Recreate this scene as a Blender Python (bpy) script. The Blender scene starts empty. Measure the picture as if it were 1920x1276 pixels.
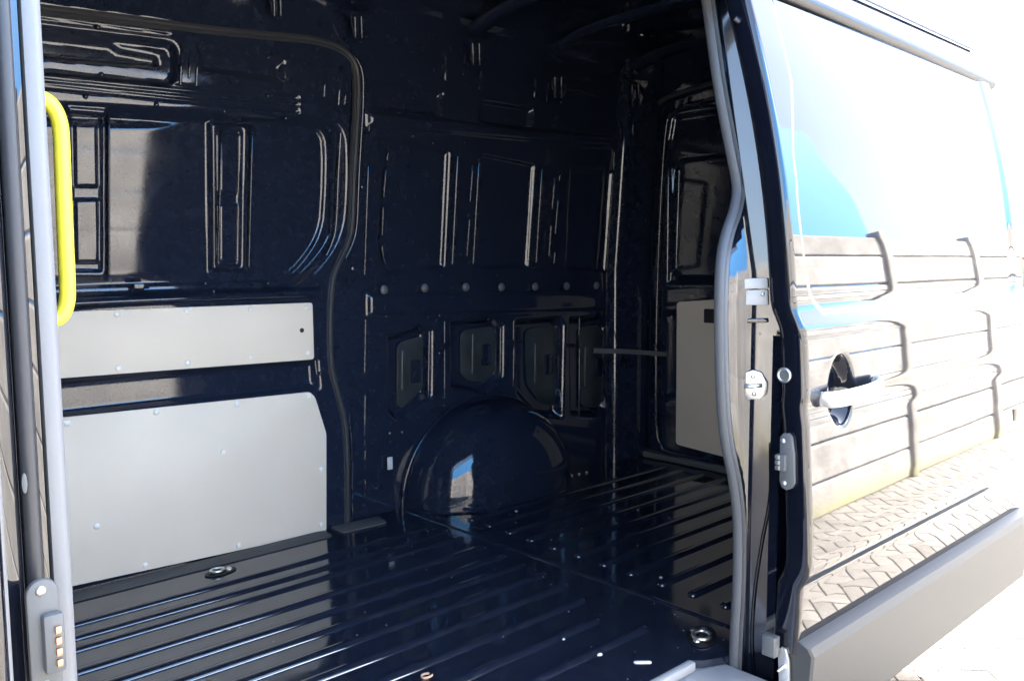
import bpy, math, random
import numpy as np
from mathutils import Vector, Matrix
random.seed(4); np.random.seed(4)
rad = math.radians
S = bpy.context.scene
COL = S.collection

# ------------------------------------------------------------------ camera
EYE = np.array([0.0, 0.0, 1.05])
FPX, YAW, PITCH, ROLL = 1600.0, rad(47.2), rad(5.4), rad(-0.3)
fw = np.array([math.cos(YAW)*math.cos(PITCH), math.sin(YAW)*math.cos(PITCH), -math.sin(PITCH)])
rt = np.array([math.sin(YAW), -math.cos(YAW), 0.0]); up = np.cross(rt, fw)
rt, up = rt*math.cos(ROLL)+up*math.sin(ROLL), up*math.cos(ROLL)-rt*math.sin(ROLL)
cd = bpy.data.cameras.new('camera'); cam = bpy.data.objects.new('camera', cd); COL.objects.link(cam)
cd.sensor_width = 36; cd.lens = 36*FPX/1920; cd.clip_start = 0.05; cd.clip_end = 2000
M = Matrix.Identity(4)
for i in range(3):
    M[i][0], M[i][1], M[i][2], M[i][3] = rt[i], up[i], -fw[i], EYE[i]
cam.matrix_world = M; S.camera = cam

# ------------------------------------------------------------------ sky, sun, exposure
SUN_AZ, SUN_EL = 42.0, 44.0            # degrees from +X (van tail) towards +Y (over the van)
W = bpy.data.worlds.new('World'); S.world = W; W.use_nodes = True
nt = W.node_tree; bg = nt.nodes['Background']
sky = nt.nodes.new('ShaderNodeTexSky'); sky.sky_type = 'NISHITA'; sky.sun_disc = False
sky.sun_elevation = rad(SUN_EL); sky.sun_rotation = rad(90-SUN_AZ); sky.dust_density = 5.0; sky.ozone_density = 0.6; sky.air_density = 1.0
nt.links.new(sky.outputs[0], bg.inputs[0]); bg.inputs[1].default_value = 0.12
sl = bpy.data.lights.new('sun', 'SUN'); sl.energy = 4.5; sl.angle = rad(0.5); sl.color = (1, .965, .91)
sun = bpy.data.objects.new('sun', sl); COL.objects.link(sun)
sd = Vector((math.cos(rad(SUN_EL))*math.cos(rad(SUN_AZ)), math.cos(rad(SUN_EL))*math.sin(rad(SUN_AZ)), math.sin(rad(SUN_EL))))
sun.rotation_euler = sd.to_track_quat('Z', 'Y').to_euler(); sun.location = (4, 4, 8)
S.view_settings.view_transform = 'Standard'; S.view_settings.look = 'None'
S.view_settings.exposure = 3.78; S.view_settings.gamma = 1; S.view_settings.use_curve_mapping = False
S.render.engine = 'CYCLES'
S.cycles.use_denoising = True
S.cycles.max_bounces = 7; S.cycles.diffuse_bounces = 4; S.cycles.glossy_bounces = 4
S.cycles.sample_clamp_indirect = 12

# ------------------------------------------------------------------ helpers
GZ = -0.62                              # ground below the cargo floor (floor is z = 0)
def ray(x, y):
    return rt*((x-960)/FPX) + up*(-(y-638)/FPX) + fw
def onX(x, y, X): d = ray(x, y); return EYE + d*((X-EYE[0])/d[0])
def onY(x, y, Y): d = ray(x, y); return EYE + d*((Y-EYE[1])/d[1])
def onZ(x, y, Z): d = ray(x, y); return EYE + d*((Z-EYE[2])/d[2])
def lean(z): return 0.09*np.maximum(0, np.asarray(z, float)-1.0)
FAR = 2.93
def far(x, y, off=0.0, base=FAR):       # point on the leaning far side of the cargo space
    Y = base-off
    for _ in range(6):
        p = onY(x, y, Y); Y = base-off-float(lean(p[2]))
    return p
def near(x, y, base=1.2, k=1.0):
    Y = base
    for _ in range(6):
        p = onY(x, y, Y); Y = base+k*float(lean(p[2]))
    return p

MATS = {}
def mat(name, col, rough=.5, metal=0, ior=1.5, bump=0, bscale=60, noise=0, nscale=8, coat=0, rnoise=0, col2=None):
    m = bpy.data.materials.new(name); m.use_nodes = True; n = m.node_tree.nodes; l = m.node_tree.links
    b = n['Principled BSDF']; b.inputs['Base Color'].default_value = (*col, 1); b.inputs['Roughness'].default_value = rough
    b.inputs['Metallic'].default_value = metal; b.inputs['IOR'].default_value = ior
    if coat: b.inputs['Coat Weight'].default_value = coat; b.inputs['Coat Roughness'].default_value = .02
    tc = n.new('ShaderNodeTexCoord')
    if noise:
        t = n.new('ShaderNodeTexNoise'); t.inputs['Scale'].default_value = nscale; t.inputs['Detail'].default_value = 6
        l.new(tc.outputs['Object'], t.inputs['Vector'])
        r = n.new('ShaderNodeValToRGB'); c2 = col2 or tuple(max(0, c*(1-noise)) for c in col)
        r.color_ramp.elements[0].position = .3 if noise < 1 else .48; r.color_ramp.elements[1].position = .7 if noise < 1 else .86
        r.color_ramp.elements[0].color = (*c2, 1); r.color_ramp.elements[1].color = (*col, 1)
        l.new(t.outputs['Fac'], r.inputs['Fac']); l.new(r.outputs['Color'], b.inputs['Base Color'])
    if rnoise:
        t = n.new('ShaderNodeTexNoise'); t.inputs['Scale'].default_value = 7; t.inputs['Detail'].default_value = 3
        l.new(tc.outputs['Object'], t.inputs['Vector'])
        mr = n.new('ShaderNodeMapRange'); mr.inputs[1].default_value = .35; mr.inputs[2].default_value = .8
        mr.inputs[3].default_value = rough; mr.inputs[4].default_value = rough+rnoise
        l.new(t.outputs['Fac'], mr.inputs[0]); l.new(mr.outputs[0], b.inputs['Roughness'])
    if bump:
        t = n.new('ShaderNodeTexNoise'); t.inputs['Scale'].default_value = bscale; t.inputs['Detail'].default_value = 4 if bscale > 10 else .5
        l.new(tc.outputs['Object'], t.inputs['Vector'])
        bp = n.new('ShaderNodeBump'); bp.inputs['Strength'].default_value = 1; bp.inputs['Distance'].default_value = bump
        l.new(t.outputs['Fac'], bp.inputs['Height']); l.new(bp.outputs[0], b.inputs['Normal'])
    MATS[name] = m; return m
mat('paint_inner', (.0165, .0225, .040), .045, ior=1.65, bump=.0004, bscale=4, rnoise=.06, noise=1, nscale=30, col2=(.0115, .0170, .034))  # navy lift in this base colour imitates the lens's veiling glare
mat('paint_floor', (.027, .031, .042), .045, ior=1.9, bump=.0010, bscale=5, rnoise=.14, noise=1, nscale=28, col2=(.0105, .0155, .031))  # base colour carries the same glare lift; paler specks are dust
mat('paint_outer', (.0045, .006, .012), .025, ior=1.8, bump=.00012, bscale=5)
mat('paint_jamb', (.0065, .009, .018), .06, ior=1.9, bump=.0006, bscale=9, rnoise=.12)
mat('greige', (.78, .70, .585), .55, bump=.0002, bscale=300, noise=.11, nscale=2.2, rnoise=.2)
mat('rubber', (.035, .038, .045), .38, bump=.0004, bscale=120, rnoise=.15)
mat('rubber_lit', (.19, .195, .205), .42, bump=.0004, bscale=120, rnoise=.15)  # black rubber lightened: bright light on the front seals put into the colour
mat('rubber_half_lit', (.105, .113, .125), .42, bump=.0004, bscale=120, rnoise=.15)  # same rubber for the rear seal, less light put into its colour
mat('zinc', (.78, .78, .76), .32, metal=1, rnoise=.15)
mat('silver', (.62, .63, .64), .3, metal=.4, ior=1.5)
mat('cladding', (.046, .050, .055), .5, bump=.0003, bscale=400)
mat('black_plastic', (.02, .021, .024), .35)
mat('grey_plastic', (.10, .11, .12), .38)
mat('pale_plastic', (.55, .56, .57), .4)
mat('yellow', (.92, .80, .07), .38)
mat('copper', (.8, .42, .28), .3, metal=1)
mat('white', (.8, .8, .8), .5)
mat('pad', (.07, .072, .075), .75, bump=.0006, bscale=150)
mat('step', (.42, .44, .47), .35)
mat('blue_sheet', (.07, .25, .56), .45)
mat('pale_sheet', (.7, .72, .73), .5)
mat('teal', (.05, .22, .28), .5)
mat('red', (.6, .06, .1), .5)
mat('shaving', (.75, .5, .35), .5)
mat('dark_hole', (.004, .004, .005), .6)

V0 = Vector((1.9, 2.0, GZ))
def link(o, parent=None, root=False):
    COL.objects.link(o)
    if parent is not None:
        o.parent = parent
        if parent.type == 'EMPTY': o.matrix_parent_inverse = Matrix.Translation(-Vector(parent.location))
        else: o.matrix_parent_inverse = Matrix.Translation(-Vector(parent.location))
    return o
def mesh(name, vs, fs, m, parent=None, smooth=True, sharp=None):
    me = bpy.data.meshes.new(name); me.from_pydata([tuple(map(float, v)) for v in vs], [], [tuple(f) for f in fs]); me.update()
    if smooth:
        me.polygons.foreach_set('use_smooth', [True]*len(me.polygons))
        if sharp: me.set_sharp_from_angle(angle=rad(sharp))
    me.materials.append(MATS[m])
    return link(bpy.data.objects.new(name, me), parent)
def inst(name, src, loc, parent, rot=None, scale=None):
    o = bpy.data.objects.new(name, src.data if hasattr(src, 'data') else src)
    o.location = loc
    if rot is not None: o.rotation_euler = rot
    if scale is not None: o.scale = scale
    return link(o, parent)
def rawmesh(name, vs, fs, m, smooth=True, sharp=40):
    me = bpy.data.meshes.new(name); me.from_pydata([tuple(map(float, v)) for v in vs], [], [tuple(f) for f in fs]); me.update()
    me.materials.append(MATS[m])
    if smooth:
        me.polygons.foreach_set('use_smooth', [True]*len(me.polygons)); me.set_sharp_from_angle(angle=rad(sharp))
    return me
def grid(name, P, m, parent, flip=False):       # P: (rows, cols, 3)
    r, c = P.shape[:2]; me = bpy.data.meshes.new(name)
    idx = np.arange(r*c).reshape(r, c)
    q = np.stack([idx[:-1, :-1], idx[:-1, 1:], idx[1:, 1:], idx[1:, :-1]], -1).reshape(-1, 4)
    if flip: q = q[:, ::-1]
    me.vertices.add(r*c); me.vertices.foreach_set('co', P.astype('f').ravel())
    me.loops.add(q.size); me.loops.foreach_set('vertex_index', q.astype('i').ravel())
    me.polygons.add(len(q)); me.polygons.foreach_set('loop_start', np.arange(0, q.size, 4, dtype='i'))
    me.polygons.foreach_set('loop_total', np.full(len(q), 4, 'i')) if False else None
    me.update(calc_edges=True); me.validate()
    me.polygons.foreach_set('use_smooth', [True]*len(me.polygons))
    me.materials.append(MATS[m])
    return link(bpy.data.objects.new(name, me), parent)
def catmull(pts, n=8):
    p = np.array(pts, float); q = np.vstack([2*p[0]-p[1], p, 2*p[-1]-p[-2]]); out = []
    for i in range(1, len(q)-2):
        for t in np.linspace(0, 1, n, endpoint=False):
            a, b, c, d = q[i-1], q[i], q[i+1], q[i+2]
            out.append(.5*((2*b)+(c-a)*t+(2*a-5*b+4*c-d)*t*t+(3*b-a-3*c+d)*t**3))
    out.append(p[-1]); return np.array(out)
def sweep(name, path, sec, m, parent, nrm=(0, -1, 0), closed=True, caps=True, taper=None):
    path = np.array(path, float); n0 = np.array(nrm, float); vs = []; k = len(sec)
    T = np.gradient(path, axis=0); T /= np.linalg.norm(T, axis=1)[:, None]
    for i, (p, t) in enumerate(zip(path, T)):
        s = np.cross(t, n0); s /= np.linalg.norm(s); n = np.cross(s, t)
        f = 1 if taper is None else taper[i]
        for u, v in sec: vs.append(p+s*u*f+n*v*f)
    fs = []
    for i in range(len(path)-1):
        for j in range(k if closed else k-1):
            j2 = (j+1) % k; fs.append((i*k+j, i*k+j2, (i+1)*k+j2, (i+1)*k+j))
    if caps and closed:
        fs.append(tuple(range(k))[::-1]); fs.append(tuple((len(path)-1)*k+j for j in range(k)))
    return mesh(name, vs, fs, m, parent, sharp=60)
def circ(r, n=14, sx=1, sy=1): return [(r*sx*math.cos(2*math.pi*i/n), r*sy*math.sin(2*math.pi*i/n)) for i in range(n)]
def bead_raw(L, w, h, m='paint_inner', nseg=6):    # pressed rib: dome along local Y, height along local Z
    vs = []; fs = []; r = w/2; rows = []
    ys = [-(L/2-r)-r*math.cos(a) for a in np.linspace(0, math.pi/2, 5)] + [(L/2-r)+r*math.sin(a) for a in np.linspace(0, math.pi/2, 5)]
    ws = [math.sin(a) for a in np.linspace(0, math.pi/2, 5)] + [math.cos(a) for a in np.linspace(0, math.pi/2, 5)]
    for y, f in zip(ys, ws):
        f = max(f, .02)
        for j in range(nseg+1):
            a = math.pi*j/nseg; vs.append((-r*f*math.cos(a), y, h*(f**.6)*math.sin(a)-.001))
    k = nseg+1
    for i in range(len(ys)-1):
        for j in range(nseg): fs.append((i*k+j, i*k+j+1, (i+1)*k+j+1, (i+1)*k+j))
    return rawmesh('rib', vs, fs, m, sharp=80)
def bead(A, B, w, h, n, parent, name='rib', m='paint_inner'):
    A, B, n = np.array(A, float), np.array(B, float), np.array(n, float)
    L = np.linalg.norm(B-A)+w; y = (B-A)/np.linalg.norm(B-A); x = np.cross(y, n); x /= np.linalg.norm(x); z = np.cross(x, y)
    me = bead_raw(L, w, h, m); o = bpy.data.objects.new(name, me)
    R = Matrix(((x[0], y[0], z[0]), (x[1], y[1], z[1]), (x[2], y[2], z[2]))).to_4x4()
    o.rotation_euler = R.to_euler(); o.location = (A+B)/2
    return link(o, parent)
def box_raw(name, sx, sy, sz, m, b=.003):           # bevelled box centred on the origin
    import bmesh
    bm = bmesh.new(); bmesh.ops.create_cube(bm, size=1)
    for v in bm.verts: v.co = Vector((v.co.x*sx, v.co.y*sy, v.co.z*sz))
    if b: bmesh.ops.bevel(bm, geom=bm.edges[:], offset=b, segments=2, affect='EDGES', profile=.5)
    me = bpy.data.meshes.new(name); bm.to_mesh(me); bm.free(); me.materials.append(MATS[m])
    me.polygons.foreach_set('use_smooth', [True]*len(me.polygons)); me.set_sharp_from_angle(angle=rad(35)); return me
def box(name, lo, hi, m, parent, b=.003):
    lo, hi = np.array(lo, float), np.array(hi, float); s = hi-lo
    return inst(name, box_raw(name, *s, m, b), (lo+hi)/2, parent)
def cyl_raw(name, r, h, m, n=20, dome=0, bev=.15):  # along local Z from 0 to h
    prof = [(r, 0), (r, h*(1-bev)), (r*(1-bev*.5), h)]
    if dome: prof = [(r, 0)]+[(r*math.cos(a), h*math.sin(a)) for a in np.linspace(.25, math.pi/2-.05, 6)]
    vs = [(p[0]*math.cos(2*math.pi*i/n), p[0]*math.sin(2*math.pi*i/n), p[1]) for p in prof for i in range(n)]; fs = []
    for k in range(len(prof)-1):
        for i in range(n): fs.append((k*n+i, k*n+(i+1) % n, (k+1)*n+(i+1) % n, (k+1)*n+i))
    fs.append(tuple((len(prof)-1)*n+i for i in range(n)))
    return rawmesh(name, vs, fs, m, sharp=40)
def plate(name, pts, nrm, th, m, parent, bev=.0015):   # outline polygon (3D, planar) given thickness along nrm
    import bmesh
    bm = bmesh.new(); vs = [bm.verts.new(tuple(map(float, p))) for p in pts]; f = bm.faces.new(vs)
    r = bmesh.ops.extrude_face_region(bm, geom=[f]); nv = [g for g in r['geom'] if isinstance(g, bmesh.types.BMVert)]
    bmesh.ops.translate(bm, verts=nv, vec=Vector(nrm)*th)
    bmesh.ops.recalc_face_normals(bm, faces=bm.faces[:])
    if bev: bmesh.ops.bevel(bm, geom=[e for e in bm.edges if len(e.link_faces) == 2 and e.calc_face_angle(0) > .8], offset=bev, segments=2, affect='EDGES', profile=.5)
    me = bpy.data.meshes.new(name); bm.to_mesh(me); bm.free(); me.materials.append(MATS[m])
    me.polygons.foreach_set('use_smooth', [True]*len(me.polygons)); me.set_sharp_from_angle(angle=rad(35))
    return link(bpy.data.objects.new(name, me), parent)
def rounded(pts, r, n=5):                             # round the corners of a 3D polygon
    pts = [np.array(p, float) for p in pts]; out = []; k = len(pts)
    for i in range(k):
        a, b, c = pts[i-1], pts[i], pts[(i+1) % k]
        u = (a-b); lu = np.linalg.norm(u); v = (c-b); lv = np.linalg.norm(v); rr = min(r, lu*.45, lv*.45)
        p, q = b+u/lu*rr, b+v/lv*rr
        for t in np.linspace(0, 1, n): out.append((1-t)**2*p+2*t*(1-t)*b+t*t*q)
    return out
def sdf(poly, X, Z):                                   # signed distance to a polygon, negative inside
    P = np.array(poly, float); d = np.full(X.shape, 1e9); s = np.ones(X.shape)
    j = len(P)-1
    for i in range(len(P)):
        e = P[j]-P[i]; wx, wz = X-P[i][0], Z-P[i][1]
        t = np.clip((wx*e[0]+wz*e[1])/(e@e+1e-12), 0, 1)
        d = np.minimum(d, (wx-e[0]*t)**2+(wz-e[1]*t)**2)
        c1 = Z >= P[i][1]; c2 = Z < P[j][1]; c3 = e[0]*wz > e[1]*wx
        flip = (c1 & c2 & c3) | (~c1 & ~c2 & ~c3); s = np.where(flip, -s, s); j = i
    return s*np.sqrt(d)
def sstep(d, w): t = np.clip(.5-d/w, 0, 1); return t*t*(3-2*t)
class Sheet:                                           # a pressed steel sheet as a height field over (a, z)
    def __init__(s, a0, a1, z0, z1, step):
        s.a = np.arange(a0, a1+step*.5, step); s.z = np.arange(z0, z1+step*.5, step)
        s.A, s.Z = np.meshgrid(s.a, s.z); s.h = np.zeros_like(s.A)
    def stamp(s, poly, depth, edge=.015, rnd=0.0):
        s.h += depth*sstep(sdf(poly, s.A, s.Z)+rnd*0-rnd, edge); return s

# ================================================================== GROUND
def concrete(name, c1, c2, moss=False, zb=GZ):
    m = mat(name, c1, .85, bump=.004, bscale=35); n = m.node_tree.nodes; l = m.node_tree.links; b = n['Principled BSDF']
    g = n.new('ShaderNodeNewGeometry'); t = n.new('ShaderNodeTexNoise'); t.inputs['Scale'].default_value = 3.5; t.inputs['Detail'].default_value = 8
    t.inputs['Roughness'].default_value = .65
    l.new(g.outputs['Position'], t.inputs['Vector'])
    r = n.new('ShaderNodeValToRGB'); r.color_ramp.elements[0].position = .35; r.color_ramp.elements[1].position = .68
    r.color_ramp.elements[0].color = (*c2, 1); r.color_ramp.elements[1].color = (*c1, 1)
    l.new(t.outputs['Fac'], r.inputs['Fac'])
    oi = n.new('ShaderNodeObjectInfo'); hv = n.new('ShaderNodeHueSaturation'); mr = n.new('ShaderNodeMapRange')
    mr.inputs[3].default_value = .82; mr.inputs[4].default_value = 1.12
    l.new(oi.outputs['Random'], mr.inputs[0]); l.new(mr.outputs[0], hv.inputs['Value']); l.new(r.outputs['Color'], hv.inputs['Color'])
    last = hv.outputs['Color']
    if moss:
        sx = n.new('ShaderNodeSeparateXYZ'); l.new(g.outputs['Position'], sx.inputs[0])
        ad = n.new('ShaderNodeMath'); ad.operation = 'MULTIPLY_ADD'; ad.inputs[1].default_value = -.5; l.new(t.outputs['Fac'], ad.inputs[0]); l.new(sx.outputs['Z'], ad.inputs[2])
        mm = n.new('ShaderNodeMapRange'); mm.inputs[1].default_value = zb-.02; mm.inputs[2].default_value = zb-.30; mm.inputs[3].default_value = 0; mm.inputs[4].default_value = .85
        mm.inputs[1].default_value = zb+.02; mm.inputs[2].default_value = zb-.34
        l.new(ad.outputs[0], mm.inputs[0])
        mx = n.new('ShaderNodeMixRGB'); mx.inputs['Color2'].default_value = (.27, .25, .09, 1)
        l.new(mm.outputs[0], mx.inputs['Fac']); l.new(last, mx.inputs['Color1']); last = mx.outputs['Color']
    l.new(last, b.inputs['Base Color']); return m
concrete('paver', (.235, .222, .205), (.15, .14, .127))
concrete('joint', (.09, .084, .07), (.05, .047, .04))
concrete('plank', (.41, .405, .39), (.25, .243, .232), moss=True)
concrete('post', (.45, .43, .40), (.28, .265, .245), moss=True)
gr = mesh('pavement', [(-90, -90, GZ-.035), (90, -90, GZ-.035), (90, 90, GZ-.035), (-90, 90, GZ-.035)], [(0, 1, 2, 3)], 'joint', smooth=False)
gr['kind'] = 'structure'
def paver_geo():
    L, w, h, b = .0975, .0475, .035, .0035
    a = [(-L, -w), (L, -w), (L, w), (-L, w)]; ai = [(-L+b, -w+b), (L-b, -w+b), (L-b, w-b), (-L+b, w-b)]
    vs = [(x, y, -h) for x, y in a]+[(x, y, -b*.8) for x, y in a]+[(x, y, 0) for x, y in ai]
    fs = [(8, 9, 10, 11)]+[(i, (i+1) % 4, 4+(i+1) % 4, 4+i) for i in range(4)]+[(4+i, 4+(i+1) % 4, 8+(i+1) % 4, 8+i) for i in range(4)]
    return vs, fs
pv, pf = paver_geo(); pme = rawmesh('paver', pv, pf, 'paver', smooth=False)
u = .1; c45 = math.cos(rad(45)); bricks = []
for i in range(-110, 150):
    for j in range(-120, 110):
        k = (i-j) % 4
        if k == 0: cx, cy, a = (i+1)*u, (j+.5)*u, 0
        elif k == 3: cx, cy, a = (i+.5)*u, (j+1)*u, math.pi/2
        else: continue
        x, y = cx*c45-cy*c45, cx*c45+cy*c45
        if -1.5 < x < 11.5 and -2.6 < y < 3.2: bricks.append((x, y, a+rad(45)))
bricks.sort(key=lambda q: (q[0]-4.3)**2+((q[1]-1.25)*1.5)**2)
def bz(): return GZ+random.uniform(-.0015, .0015)
for x, y, a in bricks[:280]: inst('paver', pme, (x, y, bz()), gr, (random.uniform(-.01, .01), random.uniform(-.01, .01), a))
vs, fs = [], []
for x, y, a in bricks[280:]:
    o = len(vs); ca, sa = math.cos(a), math.sin(a); z = bz()
    vs += [(x+p[0]*ca-p[1]*sa, y+p[0]*sa+p[1]*ca, z+p[2]) for p in pv]; fs += [tuple(o+i for i in f) for f in pf]
st = mesh('paver', vs, fs, 'paver', gr, smooth=False); st['kind'] = 'stuff'
# paving beyond the built pieces: sheets at the same level, one frame of four
for q in (((-90, -90), (90, -2.5)), ((-90, 3.1), (90, 90)), ((-90, -2.5), (-1.4, 3.1)), ((11.4, -2.5), (90, 3.1))):
    (x0, y0), (x1, y1) = q
    s_ = mesh('paved_area', [(x0, y0, GZ-.004), (x1, y0, GZ-.004), (x1, y1, GZ-.004), (x0, y1, GZ-.004)], [(0, 1, 2, 3)], 'paver', gr, smooth=False)

# ================================================================== CONCRETE FENCE behind the photographer
FA = rad(-1.5); F0 = np.array([2.0, -1.0]); FD = np.array([math.cos(FA), math.sin(FA)]); FN = np.array([-FD[1], FD[0]])
FP, FPH, NPL = 2.25, .30, 8
fence = bpy.data.objects.new('concrete_fence', None); fence.location = (F0[0], F0[1], GZ); COL.objects.link(fence)
fence['label'] = 'stained concrete plank fence with posts, mirrored in the glossy open sliding door'; fence['category'] = 'fence'
def plank_raw():
    L = FP-.10; nx, prof = 24, [(-.03, 0), (.02, .0), (.03, .012), (.03, FPH-.03), (.02, FPH-.012), (-.03, FPH-.012)]
    vs = []; fs = []
    for i in range(nx+1):
        for y, z in prof: vs.append((-L/2+L*i/nx, y, z))
    k = len(prof)
    for i in range(nx):
        for j in range(k): fs.append((i*k+j, (i+1)*k+j, (i+1)*k+(j+1) % k, i*k+(j+1) % k))
    return rawmesh('plank', vs, fs, 'plank', smooth=False)
plme = plank_raw(); FH = FPH*NPL
pome = box_raw('post', .12, .13, FH+.06, 'post', .012)
for b_ in range(-3, 10):
    for r_ in range(NPL):
        c = F0+FD*((b_+.5)*FP+.95)
        inst('plank', plme, (c[0]+random.uniform(-.004, .004), c[1]+random.uniform(-.006, .006), GZ+r_*FPH), fence, (random.uniform(-.012, .012), random.uniform(-.003, .003), FA))
for b_ in range(-3, 11):
    c = F0+FD*(b_*FP+.95)+FN*.005
    inst('post', pome, (c[0], c[1], GZ+(FH+.06)/2), fence, (0, 0, FA))

# ================================================================== BLUE HALL behind the fence
hall = bpy.data.objects.new('warehouse', None); hall.location = (2, -12, GZ); COL.objects.link(hall)
hall['label'] = 'plain blue sheet-clad hall, mirrored above the concrete fence in the door'; hall['category'] = 'building'
HX0, HX1, HY0, HY1, HZ = -14.0, 27.5, -24.0, -10.0, 10.5
box('wall', (HX0, HY0, GZ), (HX1, HY1, HZ), 'blue_sheet', hall, .02)
box('coping', (HX0+.05, HY0+.05, HZ+.004), (HX1-.05, HY1-.05, HZ+.12), 'blue_sheet', hall, .02)

# ================================================================== VAN
van = bpy.data.objects.new('cargo_van', None); van.location = V0; COL.objects.link(van)
van['label'] = 'glossy black cargo van with its side sliding door open on an empty loading bay'; van['category'] = 'van'
def part(name, label=None):
    o = bpy.data.objects.new(name, None); o.location = V0
    return o

# ---- cargo floor
FX1, FSEAM = 3.57, 2.06
fs_ = [(-.6, 1.27), (1.80, 1.27), (1.83, 1.24), (1.90, 1.21), (FX1, 1.21), (FX1, 2.99), (-.6, 2.99)]
floor = plate('cargo_floor', [(x, y, 0) for x, y in fs_], (0, 0, -1), .02, 'paint_floor', van, 0)
NZ = (0, 0, 1)
ribY = [2.63, 2.53, 2.45, 2.31, 2.19, 2.08, 1.97, 1.85, 1.73, 1.60, 1.47]
for i, y in enumerate(ribY):
    x1 = [1.95, 1.98, 1.99, 1.98, 1.97, 1.96, 1.95, 1.93, 1.88, 1.80, 1.86][i]
    bead((-.2, y, 0), (x1, y, 0), .040, .011, NZ, floor, 'floor_rib', 'paint_floor')
for y in (1.40, 1.52, 1.64, 1.77, 1.89, 2.01, 2.13, 2.25, 2.37, 2.49, 2.60):
    bead((FSEAM+.12, y, 0), (FX1-.12, y, 0), .040, .011, NZ, floor, 'floor_rib', 'paint_floor')
bead((FSEAM, 1.24, 0), (FSEAM, 2.88, 0), .03, .006, NZ, floor, 'floor_seam', 'paint_floor')
# anti-slip strip along the far door
pd = plate('threshold_pad', rounded([(.35, 2.885, .001), (1.66, 2.885, .001), (1.66, 2.80, .001), (.35, 2.80, .001)][::-1], .03), (0, 0, 1), .004, 'pad', floor, .001)
# tie-down rings: recessed cup, ring and bolt
def tie_down(p, rz, s=1.0):
    x, y = p
    q = [(x+s*.055*math.cos(a)*1.0, y+s*.03*math.sin(a), .0015) for a in np.linspace(0, 2*math.pi, 24, endpoint=False)]
    c, s_ = math.cos(rz), math.sin(rz)
    q = [(x+(a-x)*c-(b-y)*s_, y+(a-x)*s_+(b-y)*c, z) for a, b, z in q]
    plate('tie_down_cup', q, (0, 0, 1), .003, 'dark_hole', floor, .001)
    ring = [(x+s*(.022*math.cos(a)-.012)*c-s*.018*math.sin(a)*s_, y+s*(.022*math.cos(a)-.012)*s_+s*.018*math.sin(a)*c, .012) for a in np.linspace(0, 2*math.pi, 25)]
    sweep('tie_down_ring', ring, circ(.0045*s, 8), 'zinc', floor, nrm=(0, 0, 1), caps=False)
    inst('bolt', boltm, (x+s*.03*c, y+s*.03*s_, .004), floor, scale=(1, 1, 1))
boltm = cyl_raw('bolt', .011, .008, 'zinc', 12, dome=1)
tie_down((1.18, 2.735), 0.05)
tie_down((1.945, 1.325), .5, 1.3); inst('bolt', boltm, (1.905, 1.315, .003), floor); inst('bolt', boltm, (1.955, 1.36, .003), floor)
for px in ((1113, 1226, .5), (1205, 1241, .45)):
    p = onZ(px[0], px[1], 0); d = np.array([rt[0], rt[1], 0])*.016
    bead(p-d, p+d, .016, .005, NZ, floor, 'plug_or_glint', 'white')  # white domes imitate sky reflections on the rib ends; not real plugs
for px in ((1056, 1197), (1239, 1082), (968, 958), (925, 937), (842, 1223), (1390, 853)):
    p = onZ(px[0], px[1], .0); inst('stud', boltm, (p[0], p[1], 0), floor, scale=(.55, .55, .5))
p = onZ(1272, 858, 0)
for k in range(3): inst('stud', boltm, onZ(1072+14*k, 891-3*k, .003), floor, scale=(.6, .6, .6))
# grit and swarf scattered on the floor
vs, fs = [], []
for _ in range(170):
    x, y = random.uniform(.9, 3.3), 1.25+1.4*random.random()**1.7; a = random.uniform(0, 6.3); s_ = random.uniform(.0006, .0022); o = len(vs)
    vs += [(x+s_*1.6*math.cos(a), y+s_*1.6*math.sin(a), .0005), (x+s_*math.cos(a+2), y+s_*math.sin(a+2), .0005), (x+s_*math.cos(a+4.2), y+s_*math.sin(a+4.2), .0005), (x, y, .0005+s_)]
    fs += [(o, o+1, o+3), (o+1, o+2, o+3), (o+2, o, o+3), (o, o+2, o+1)]
gt = mesh('grit', vs, fs, 'pale_plastic', floor, smooth=False); gt['kind'] = 'stuff'
# moulded step cover in the door opening
step = box('step_cover', (-.5, 1.0, -.16), (1.905, 1.30, -.022), 'step', van, .015)
lip = box('step_lip', (-.5, 1.243, -.021), (1.80, 1.267, .006), 'step', step, .006)
bead((1.62, 1.05, -.022), (1.62, 1.22, -.022), .05, .01, NZ, step, 'tread_rib', 'step')
bead((1.74, 1.05, -.022), (1.74, 1.22, -.022), .03, .01, NZ, step, 'tread_rib', 'step')

# ---- far side wall, pressed steel, behind the far door
NF = (0, -1, .05)
def fxz(x, y, off=0): p = far(x, y, off); return (p[0], p[2])
def poly(*pp): return [fxz(*p) for p in pp]
ws = Sheet(1.74, 3.64, -.03, 2.05, .0065)
ws.stamp(poly((733, 635), (790, 615), (806, 622), (805, 740), (748, 783), (735, 770)), .05, .045)
ws.stamp(poly((850, 606), (930, 600), (941, 612), (940, 705), (905, 735), (852, 722)), .05, .045)
ws.stamp(poly((972, 604), (1048, 598), (1056, 610), (1052, 780), (1010, 775), (975, 735)), .05, .045)
ws.stamp(poly((1072, 600), (1130, 597), (1143, 612), (1140, 765), (1126, 778), (1075, 775)), .05, .045)
ws.stamp(poly((716, 258), (842, 285), (832, 500), (728, 512), (712, 480)), .02, .02)
ws.stamp(poly((905, 290), (1002, 310), (990, 500), (893, 502)), .02, .02)
ws.stamp(poly((1072, 318), (1148, 322), (1135, 508), (1062, 502)), .02, .02)
ws.stamp(poly((690, 552), (1160, 545), (1160, 578), (690, 590)), -.018, .025)
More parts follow.
